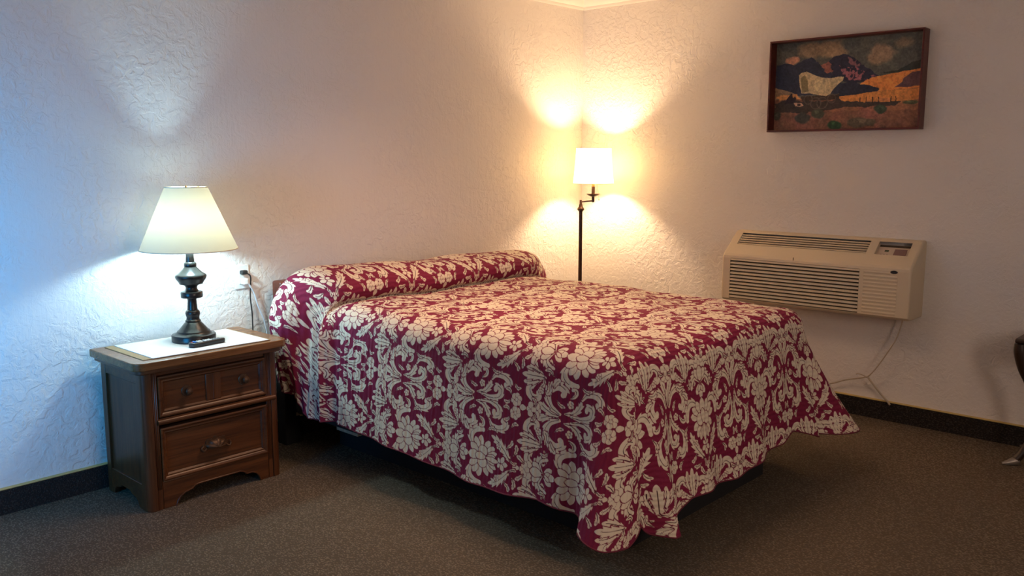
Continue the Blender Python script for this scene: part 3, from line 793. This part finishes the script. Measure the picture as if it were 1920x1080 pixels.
# ------------------------------------------------------------------ floor lamp
def build_floor_lamp():
    P = Vector((FB.x - .079 * .678, FB.y + .079 * .735, 0)); l = empty('floor_lamp', tuple(P)); T = tuple(P); B = (FB.x, FB.y, 0)
    MB().lathe([(.0005, 0), (.130, 0), (.135, .004), (.132, .012), (.10, .020), (.05, .027), (.025, .036), (.018, .05), (.0125, .06)], T, 48).build('base', M['iron'], l)
    MB().lathe([(.0122, .055), (.0122, .53), (.0118, 1.075)], T, 24).build('pole', M['iron'], l)
    MB().lathe([(.0118, 1.066), (.015, 1.071), (.0225, 1.077), (.0235, 1.083), (.021, 1.089), (.014, 1.097), (.011, 1.11), (.0085, 1.118), (.008, 1.14), (.006, 1.143)], T, 28).build('pole_finial', M['iron'], l)
    ux = Vector((.678, -.735, 0))
    a = MB().tube([P + Vector((0, 0, 1.131)) , P + ux * .079 + Vector((0, 0, 1.137))], .0052, 12)
    a.lathe([(.0005, 1.126), (.009, 1.128), (.009, 1.148), (.0085, 1.165)], B, 20)
    a.build('swing_arm', M['iron'], l)
    MB().lathe([(.008, 1.163), (.018, 1.165), (.034, 1.172), (.0435, 1.180), (.0435, 1.1825), (.030, 1.178), (.010, 1.174)], B, 36).build('drip_dish', M['iron'], l)
    MB().lathe([(.0108, 1.172), (.0108, 1.228), (.009, 1.229)], B, 20).build('candle_tube', M['iron'], l)
    MB().lathe([(.008, 1.228), (.010, 1.232), (.010, 1.246), (.014, 1.25), (.014, 1.285), (.008, 1.29)], B, 20).build('socket', M['brasspart'], l)
    zb, zt = 1.248, 1.474
    pr = [(.1125 + .0190 * (1 - i / 10) ** 1.5, zb + (zt - zb) * i / 10) for i in range(11)]
    sh = MB().lathe(pr, B, 64, cap=False).build('lampshade', M['warmshade'], l)
    for r_, z_ in ((pr[0][0], zb), (pr[-1][0], zt)):
        pp = MB(); pp.tube([(B[0] + r_ * math.cos(2 * math.pi * i / 64), B[1] + r_ * math.sin(2 * math.pi * i / 64), z_) for i in range(64)], .0016, 6, closed=True)
        pp.build('shade_piping', M['piping'], sh)
    ch = MB(); q = Vector(B) + ux * .022
    ch.tube([q + Vector((0, 0, 1.245)), q + ux * .012 + Vector((0, 0, 1.19)), q + ux * .016 + Vector((0, 0, 1.15))], .0008, 5)
    ch.lathe([(.0005, 0), (.0035, .003), (.003, .010), (.0005, .014)], tuple(q + ux * .016 + Vector((0, 0, 1.138))), 10)
    ch.build('pull_chain', M['brasspart'], l)
    return tag(l, 'lit swing-arm floor lamp with ivory drum shade in the room corner', 'lamp')
build_floor_lamp()

# ------------------------------------------------------------------ framed painting
def build_painting():
    y0, y1, z0, z1, d = -2.218, -1.391, 1.556, 2.055, .078
    p = empty('framed_painting', (-.002, (y0 + y1) / 2, (z0 + z1) / 2))
    t = .010
    for nm, a in (('top', (y0, y1, z1 - t, z1)), ('bottom', (y0, y1, z0, z0 + t)), ('left', (y1 - t, y1, z0 + t, z1 - t)), ('right', (y0, y0 + t, z0 + t, z1 - t))):
        MB().box(-d, -.002, *a).build('frame_rail', M['frame'], p, .002, 2)
    NU, NV = 420, 250
    u, v = np.meshgrid(np.linspace(0, 1, NU), np.linspace(0, 1, NV), indexing='ij')      # u right, v down
    rng = np.random.default_rng(3)
    def fbm(s, seed, ax=1.7):
        r = np.random.default_rng(seed); out = np.zeros_like(u); amp = 1
        for o_ in range(5):
            n = int(s * 2 ** o_) + 3; G = r.random((int(n * ax) + 2, n + 2))
            a = u * (G.shape[0] - 2); b = v * (G.shape[1] - 2); i = a.astype(int); j = b.astype(int); fa = a - i; fb = b - j
            fa = fa * fa * (3 - 2 * fa); fb = fb * fb * (3 - 2 * fb)
            out += amp * (G[i, j] * (1 - fa) * (1 - fb) + G[i + 1, j] * fa * (1 - fb) + G[i, j + 1] * (1 - fa) * fb + G[i + 1, j + 1] * fa * fb); amp *= .55
        return out / 2.1
    n1, n2, n3 = fbm(4, 1), fbm(9, 2), fbm(26, 5)
    C = np.zeros(u.shape + (3,))
    def put(mask, c, soft=None):
        k = np.clip(mask, 0, 1)[..., None]; C[:] = C * (1 - k) + np.array(c, float) * k
    def inside(poly, jag=.0):
        x = u + (n3 - .5) * jag; y = v + (n2 - .5) * jag; r = np.zeros(u.shape, bool)
        for (xa, ya), (xb, yb) in zip(poly, poly[1:] + poly[:1]):
            if ya != yb: r ^= ((ya > y) != (yb > y)) & (x < (y - ya) / (yb - ya) * (xb - xa) + xa)
        return r.astype(float)
    blob = lambda cx, cy, rx, ry, k=1.0: np.clip((1.25 - ((u - cx) / rx) ** 2 - ((v - cy) / ry) ** 2 + (n2 - .5) * 1.6) * k, 0, 1)
    put(np.ones_like(u), (74, 60, 44)); put(np.clip((n1 - .42) * 3, 0, 1) * .6, (96, 74, 50))
    put(blob(.32, .10, .17, .10, 1.5), (124, 84, 52)); put(blob(.44, .15, .07, .05), (138, 92, 56)); put(blob(.72, .20, .09, .11, 1.4), (126, 86, 56)); put(blob(.86, .10, .07, .06), (110, 78, 50))
    put(blob(.12, .20, .05, .05, 1.6), (168, 98, 62))
    put(inside([(0, .24), (.08, .23), (.13, .26), (.19, .21), (.26, .18), (.31, .27), (.38, .34), (.42, .40), (.47, .47), (.47, .60), (0, .60)], .03), (46, 38, 38))
    put(inside([(.32, .28), (.36, .25), (.42, .22), (.44, .36), (.36, .37)], .05), (128, 66, 46))
    put(inside([(.38, .24), (.42, .19), (.48, .17), (.53, .20), (.58, .27), (.63, .33), (.68, .38), (.72, .43), (.68, .49), (.56, .50), (.44, .45), (.40, .36)], .04), (44, 34, 36))
    put(inside([(.45, .30), (.50, .32), (.56, .30), (.62, .38), (.70, .42), (.66, .48), (.52, .47)], .09) * (n3 > .47), (132, 66, 58))
    put(inside([(.52, .21), (.57, .26), (.60, .31), (.55, .32), (.50, .25)], .08) * (n3 > .42), (108, 60, 52))
    put(inside([(.57, .54), (.66, .45), (.80, .41), (1, .37), (1, .62), (.6, .62)], .02), (190, 96, 40))
    put(inside([(.72, .40), (.84, .38), (.92, .31), (1, .28), (1, .37), (.84, .41)], .02), (48, 40, 28))
    put(inside([(.88, .46), (.93, .41), (1, .40), (1, .56), (.82, .57), (.86, .52)], .02), (84, 48, 40))
    put(inside([(.46, .50), (.54, .47), (.60, .52), (.66, .53), (.73, .58), (.70, .62), (.46, .65)], .03), (42, 34, 34))
    put(inside([(.0, .50), (.12, .56), (.24, .66), (.0, .66)], .02), (128, 86, 54))
    put(inside([(0, .64), (.25, .64), (.45, .64), (.7, .60), (1, .58), (1, 1), (0, 1)], .02), (112, 62, 38))
    put(inside([(.45, .635), (.7, .60), (1, .585), (1, .73), (.72, .74), (.46, .68)], .02), (176, 94, 40)); put(inside([(.5, .70), (1, .70), (1, .80), (.4, .80)], .06) * .8, (134, 74, 42))
    put(inside([(.02, .60), (.16, .57), (.20, .64), (.04, .66)], .06), (176, 100, 48))
    put(np.clip((n2 - .5) * 3, 0, 1) * (v > .76) * .5, (84, 58, 36)); put(np.clip((n1 - .52) * 4, 0, 1) * (v > .74) * .7, (136, 68, 48))
    put(inside([(.0, .68), (.16, .66), (.5, .68), (.66, .71), (.86, .70), (.84, .745), (.5, .765), (.2, .80), (0, .80)], .06), (58, 40, 28))
    # wagon: bed, cover and wheels
    put(inside([(.19, .615), (.46, .61), (.46, .665), (.20, .665)], .01), (62, 40, 26))
    put(inside([(.17, .37), (.19, .345), (.225, .335), (.25, .355), (.29, .385), (.34, .415), (.40, .425), (.455, .415), (.485, .42), (.48, .46), (.45, .50), (.42, .545), (.40, .60), (.37, .625), (.32, .61), (.26, .585), (.195, .58), (.18, .50)], .006), (168, 122, 76))
    put(inside([(.185, .40), (.215, .37), (.235, .44), (.245, .56), (.20, .575), (.19, .48)], .01), (116, 84, 48)); put(inside([(.28, .42), (.34, .45), (.37, .53), (.36, .59), (.30, .57)], .02) * .5, (188, 140, 88))
    for cx, cy, r_ in ((.245, .655, .036), (.30, .70, .045), (.345, .70, .045), (.41, .655, .034)):
        rr = np.hypot(u - cx, (v - cy) * .57); put(np.clip(1 - np.abs(rr - r_ * .8) / .005, 0, 1), (88, 62, 42))
    put(inside([(.10, .62), (.115, .575), (.125, .575), (.13, .63), (.15, .61), (.16, .64), (.15, .69), (.07, .70)], .015), (44, 28, 24))
    put(inside([(.14, .685), (.20, .69), (.215, .72), (.19, .735), (.15, .725)], .01), (160, 104, 70)); put(blob(.18, .71, .012, .012, 2), (48, 30, 24))
    put(inside([(.72, .665), (.80, .675), (.80, .715), (.725, .715)], .01), (166, 88, 44))
    for x_ in (.60, .64, .68, .72, .80, .83): put(inside([(x_, .655), (x_ + .006, .655), (x_ + .006, .72), (x_, .72)], .01), (58, 34, 22))
    for cx, cy, rx, ry, cc in ((.215, .86, .052, .070, (60, 48, 34)), (.315, .815, .047, .058, (64, 54, 34)), (.74, .79, .045, .05, (52, 50, 30)), (.44, .95, .05, .05, (44, 54, 26)), (.02, .83, .03, .05, (58, 46, 30)), (.62, .93, .09, .05, (82, 58, 36)), (.92, .73, .05, .022, (70, 58, 32))):
        put(blob(cx, cy, rx, ry, 2.2), cc); put(blob(cx, cy - ry * .3, rx * .6, ry * .5, 1.0) * (n3 > .5) * .6, tuple(x * 1.35 for x in cc))
    n4 = fbm(60, 9)
    C *= (.62 + .36 * n3 + .40 * n4)[..., None]
    lin = lambda c: np.where(c <= .04045, c / 12.92, ((c + .055) / 1.055) ** 2.4)
    A = np.clip(lin(np.clip(C / 255, 0, 1)) / lin(np.array([168, 134, 108]) / 255) * .66, .004, .9)
    ya, yb_, za, zb = y1 - t, y0 + t, z1 - t, z0 + t
    V = np.stack([np.full(u.shape, -.010), ya + (yb_ - ya) * u, za + (zb - za) * v], -1).reshape(-1, 3) - np.array(p['_o'])
    i, j = np.meshgrid(np.arange(NU - 1), np.arange(NV - 1), indexing='ij'); q = np.stack([i * NV + j, (i + 1) * NV + j, (i + 1) * NV + j + 1, i * NV + j + 1], -1).reshape(-1, 4)
    me = bpy.data.meshes.new('painted_canvas')
    me.vertices.add(len(V)); me.vertices.foreach_set('co', V.astype(np.float32).ravel())
    me.loops.add(q.size); me.loops.foreach_set('vertex_index', q.astype(np.int32).ravel())
    me.polygons.add(len(q)); me.polygons.foreach_set('loop_start', (np.arange(len(q)) * 4).astype(np.int32)); me.update(calc_edges=True)
    ca = me.attributes.new('paint', 'FLOAT_COLOR', 'POINT'); ca.data.foreach_set('color', np.c_[A.reshape(-1, 3), np.ones(NU * NV)].astype(np.float32).ravel())
    mm = mat('oil_paint', (.2, .1, .05), .5, spec=.3); tt = NT(mm); at = tt.node('Attribute', attribute_name='paint'); tt.color(at.outputs['Color'])
    tt.normal(tt.bump(tt.noise(tt.coords(), 160, 3), .2, .002)); me.materials.append(mm)
    o = bpy.data.objects.new('painted_canvas', me); col.objects.link(o); o.parent = p
    MB().box(-.009, -.003, y0 + t, y1 - t, z0 + t, z1 - t).build('backing_board', M['frame'], p)
    return tag(p, 'desert sunset painting of a covered wagon in a deep mahogany frame', 'painting')
build_painting()

# ------------------------------------------------------------------ air conditioner
def build_ac():
    y0, y1 = -2.272, -1.208                     # near (right) end, far (left) end
    a = empty('air_conditioner', (-.001, (y0 + y1) / 2, .585))
    prof = [(0, .585), (.165, .586), (.188, .591), (.200, .603), (.200, .838), (.197, .852), (.188, .864), (.172, .878), (.130, .914), (.088, .950), (.058, .975), (.045, .984), (.030, .988), (0, .989)]
    # shell: profile swept, with openings for the top grille, control bay and front grille
    b = MB()
    def band(ya, yb, k0, k1):
        pts = prof[k0:k1 + 1]; n = len(pts)
        v = [(-d, ya, z) for d, z in pts] + [(-d, yb, z) for d, z in pts]
        b.add(v, [(i, i + 1, n + i + 1, n + i) for i in range(n - 1)])
    N = len(prof) - 1
    gy0, gy1 = -2.010, -1.262                   # grille span
    cy0, cy1 = -2.222, -2.055                   # control bay span
    e = .012
    # ends inset/rounded: cap faces are slightly smaller profiles
    ys_ = [y0 + e, cy0, cy1, gy0, gy1, y1 - e]
    for ya, yb in zip(ys_, ys_[1:]):
        opentop = (ya, yb) in ((cy0, cy1), (gy0, gy1)); openfront = (ya, yb) == (gy0, gy1)
        k = 0
        while k < N:
            if (openfront and k == 3) or (opentop and k in (8, 9)): k += 1; continue
            band(ya, yb, k, k + 1); k += 1
    for yy, s in ((y0, 1), (y1, -1)):
        rings = []
        for t in range(5):
            ang = t / 4 * math.pi / 2; ins = e * (1 - math.cos(ang)); yo = yy + s * e * (1 - math.sin(ang))
            rings.append([(-max(0, d - ins) if d > 0 else 0, yo, z + (ins if z < .7 else -ins) * (1 if d < .199 else 0)) for d, z in prof])
        v = [p for r_ in rings for p in r_]; n = len(prof); f = []
        for t in range(4):
            for i in range(n - 1): f.append((t * n + i, t * n + i + 1, (t + 1) * n + i + 1, (t + 1) * n + i))
        f.append(tuple(4 * n + i for i in range(n)))
        b.add(v, f)
    b.build('shell', M['ac'], a, 0, smooth=38)
    # dark interior
    MB().prism([(.60, -.15), (.60, -.178), (.845, -.178), (.86, -.15)], 'y', gy0 - .004, gy1 + .004).prism([(.90, -.06), (.895, -.118), (.902, -.122), (.968, -.046)], 'y', gy0 - .004, gy1 + .004).build('dark_cavity', M['acdark'], a, smooth=0)
    # walls of the openings
    wl = MB()
    for yy in (gy0, gy1): wl.add([(-.130, yy, .914), (-.058, yy, .975), (-.046, yy, .955), (-.115, yy, .895)], [(0, 1, 2, 3)])
    wl.add([(-.130, gy0, .914), (-.130, gy1, .914), (-.118, gy1, .900), (-.118, gy0, .900)], [(0, 1, 2, 3)])
    wl.build('grille_rim', M['ac'], a, smooth=0)
    wl = MB()
    for yy in (cy0, cy1): wl.add([(-.130, yy, .914), (-.058, yy, .975), (-.048, yy, .962), (-.118, yy, .900)], [(0, 1, 2, 3)])
    wl.add([(-.130, cy0, .914), (-.130, cy1, .914), (-.118, cy1, .900), (-.118, cy0, .900)], [(0, 1, 2, 3)])
    wl.build('control_rim', M['ac'], a, smooth=0)
    # top grille slats run the length of the unit
    for k in range(5):
        t = (k + .75) / 5.4; d = .130 + (.058 - .130) * t; z = .914 + (.975 - .914) * t
        MB().prism([(z - .001, -d), (z - .0055, -(d + .0038)), (z - .010, -(d + .001)), (z - .006, -(d - .004))], 'y', gy0 + .001, gy1 - .001).build('top_slat', M['ac'], a, smooth=0)
    # front louvres
    for k in range(12):
        zt = .838 - k * .0196
        MB().prism([(zt, -.186), (zt - .002, -.1995), (zt - .0125, -.2005), (zt - .0135, -.190)], 'y', gy0 + .001, gy1 - .001).build('louvre', M['ac'], a, smooth=0)
    # solid area below louvres and frame round the grille
    MB().box(-.2005, -.185, gy0, gy1, .603, .6045).build('grille_sill', M['ac'], a, smooth=0)
    MB().box(-.1985, -.1965, -1.6445, -1.6415, .853, .869).build('seam', M['acdark'], a, smooth=0)
    # ribbed blank panel on the right
    for k in range(12):
        z = .833 - k * .0190
        ya = -2.168 if k < 1 else -2.205
        MB().prism([(z, -.1998), (z - .003, -.2025), (z - .009, -.2025), (z - .0125, -.1998)], 'y', ya, -2.032).build('panel_rib', M['ac'], a, .0008, 1, 0)
    ys2 = [(-2.205 + .0185 + .0185 * math.cos(q), .835 + .0085 * math.sin(q)) for q in [2 * math.pi * i / 20 for i in range(20)]]
    MB().prism([(y, z) for y, z in ys2], 'x', -.2035, -.1995).build('badge', M['black'], a, .001, 1)
    # control bay
    cp = MB().add([(-.118, cy0, .902), (-.118, cy1, .902), (-.052, cy1, .958), (-.052, cy0, .958), (-.110, cy0, .892), (-.110, cy1, .892), (-.044, cy1, .948), (-.044, cy0, .948)],
             [(0, 1, 2, 3), (7, 6, 5, 4), (0, 4, 5, 1), (1, 5, 6, 2), (2, 6, 7, 3), (3, 7, 4, 0)]).build('control_panel', M['acpanel'], a, smooth=0)
    nrm = Vector((-.056, 0, .066)).normalized(); o0 = Vector((-.118, 0, .902)); up = Vector((.066, 0, .056)).normalized()
    def pad(name, m_, ya, yb, s0, s1, h=.0015, par=cp):
        p_ = [o0 + up * s + Vector((0, y, 0)) for y, s in ((ya, s0), (yb, s0), (yb, s1), (ya, s1))]
        MB().add([p - nrm * .001 for p in p_] + [p + nrm * h for p in p_], [(3, 2, 1, 0), (4, 5, 6, 7), (0, 1, 5, 4), (1, 2, 6, 5), (2, 3, 7, 6), (3, 0, 4, 7)]).build(name, m_, par, smooth=0)
    pad('display', M['lcd'], -2.113, -2.093, .036, .048)
    for y in (-2.080, -2.097, -2.112): pad('button', M['aclabel'], y - .004, y + .004, .010, .016)
    pad('label', M['aclabel'], -2.204, -2.142, .006, .058, .0008)
    pad('lid_slot', M['acdark'], cy0 + .002, cy1 - .004, .070, .084, .0008)
    # cord: falls from the lower near corner, tied in a short bundle, goes behind the bed
    cord = MB().tube(spline([(-.06, -2.20, .588), (-.07, -2.195, .54), (-.08, -2.178, .47), (-.08, -2.135, .385), (-.075, -2.085, .30), (-.07, -2.045, .247), (-.065, -2.02, .232), (-.05, -1.97, .214), (-.035, -1.90, .19), (-.03, -1.80, .15), (-.03, -1.6, .13)], 8), .0036, 8)
    cord.tube(spline([(-.066, -2.03, .236), (-.07, -2.005, .246), (-.072, -1.985, .248), (-.07, -1.975, .243)], 6), .003, 8)
    c_ = cord.build('power_cord', M['cordb'], a)
    MB().tube(spline([(-.066, -2.038, .236), (-.058, -2.075, .19), (-.045, -2.11, .145), (-.036, -2.14, .112), (-.030, -2.15, .095)], 6), [.0055] * 24 + [.0045], 8).build('cord_bundle', M['cordb'], c_)
    MB().lathe([(.0005, -.006), (.008, -.004), (.009, 0), (.008, .004), (.0005, .006)], (-.066, -2.034, .236), 14).build('cord_tie', M['cordb'], c_)
    return tag(a, 'beige through-wall air conditioner with louvred grille below the painting', 'air conditioner')
build_ac()

# ------------------------------------------------------------------ side table at the right edge of the view
def build_side_table():
    x0, x1, y0, y1, zt = -.335, -.035, -3.25, -2.80, .598
    t = empty('side_table', ((x0 + x1) / 2, (y0 + y1) / 2, 0))
    MB().box(x0 - .012, x1 + .012, y0 - .012, y1 + .012, zt - .022, zt).build('tabletop', M['darkwood'], t, .007, 3)
    for a in ((x0 + .02, x1 - .02, y0 + .012, y0 + .03), (x0 + .02, x1 - .02, y1 - .03, y1 - .012), (x0 + .012, x0 + .03, y0 + .02, y1 - .02), (x1 - .03, x1 - .012, y0 + .02, y1 - .02)):
        MB().box(*a, zt - .10, zt - .022).build('apron', M['darkwood'], t, .002)
    for cx, cy, dx, dy in ((x0, y1, -1, 1), (x1, y1, 1, 1), (x0, y0, -1, -1), (x1, y0, 1, -1)):
        # cabriole line: knee out under the top, ankle in, toe out
        k = [(.010, zt - .024, .026), (.006, .53, .030), (-.012, .46, .030), (-.040, .38, .025), (-.062, .28, .020), (-.066, .20, .0175), (-.052, .12, .0175), (-.028, .06, .019), (-.008, .028, .020)]
        sp = spline([(cx + dx * .7 * (o - .02), cy + dy * (o - .02), z) for o, z, r in k], 5); rs = spline([(r, 0, 0) for o, z, r in k], 5)
        lg = MB().tube(sp, [q.x for q in rs], 12).build('leg', M['darkwood'], t, 0, smooth=60)
        tx, ty = cx + dx * .7 * (-.02), cy + dy * (-.02)
        MB().tube(spline([(tx - dx * .012, ty - dy * .014, .022), (tx, ty, .017), (tx + dx * .02, ty + dy * .022, .010), (tx + dx * .034, ty + dy * .04, .007)], 5), [.0215, .022, .022, .021, .020, .019, .018, .017, .015, .0135, .0125, .011, .0095, .008, .007, .006], 12).build('toe_cap', M['sabot'], lg, smooth=60)
    return tag(t, 'dark wooden table with curved cabriole leg and grey metal toe at right edge', 'side table')
build_side_table()
for o in bpy.data.objects:
    if '_o' in o: del o['_o']
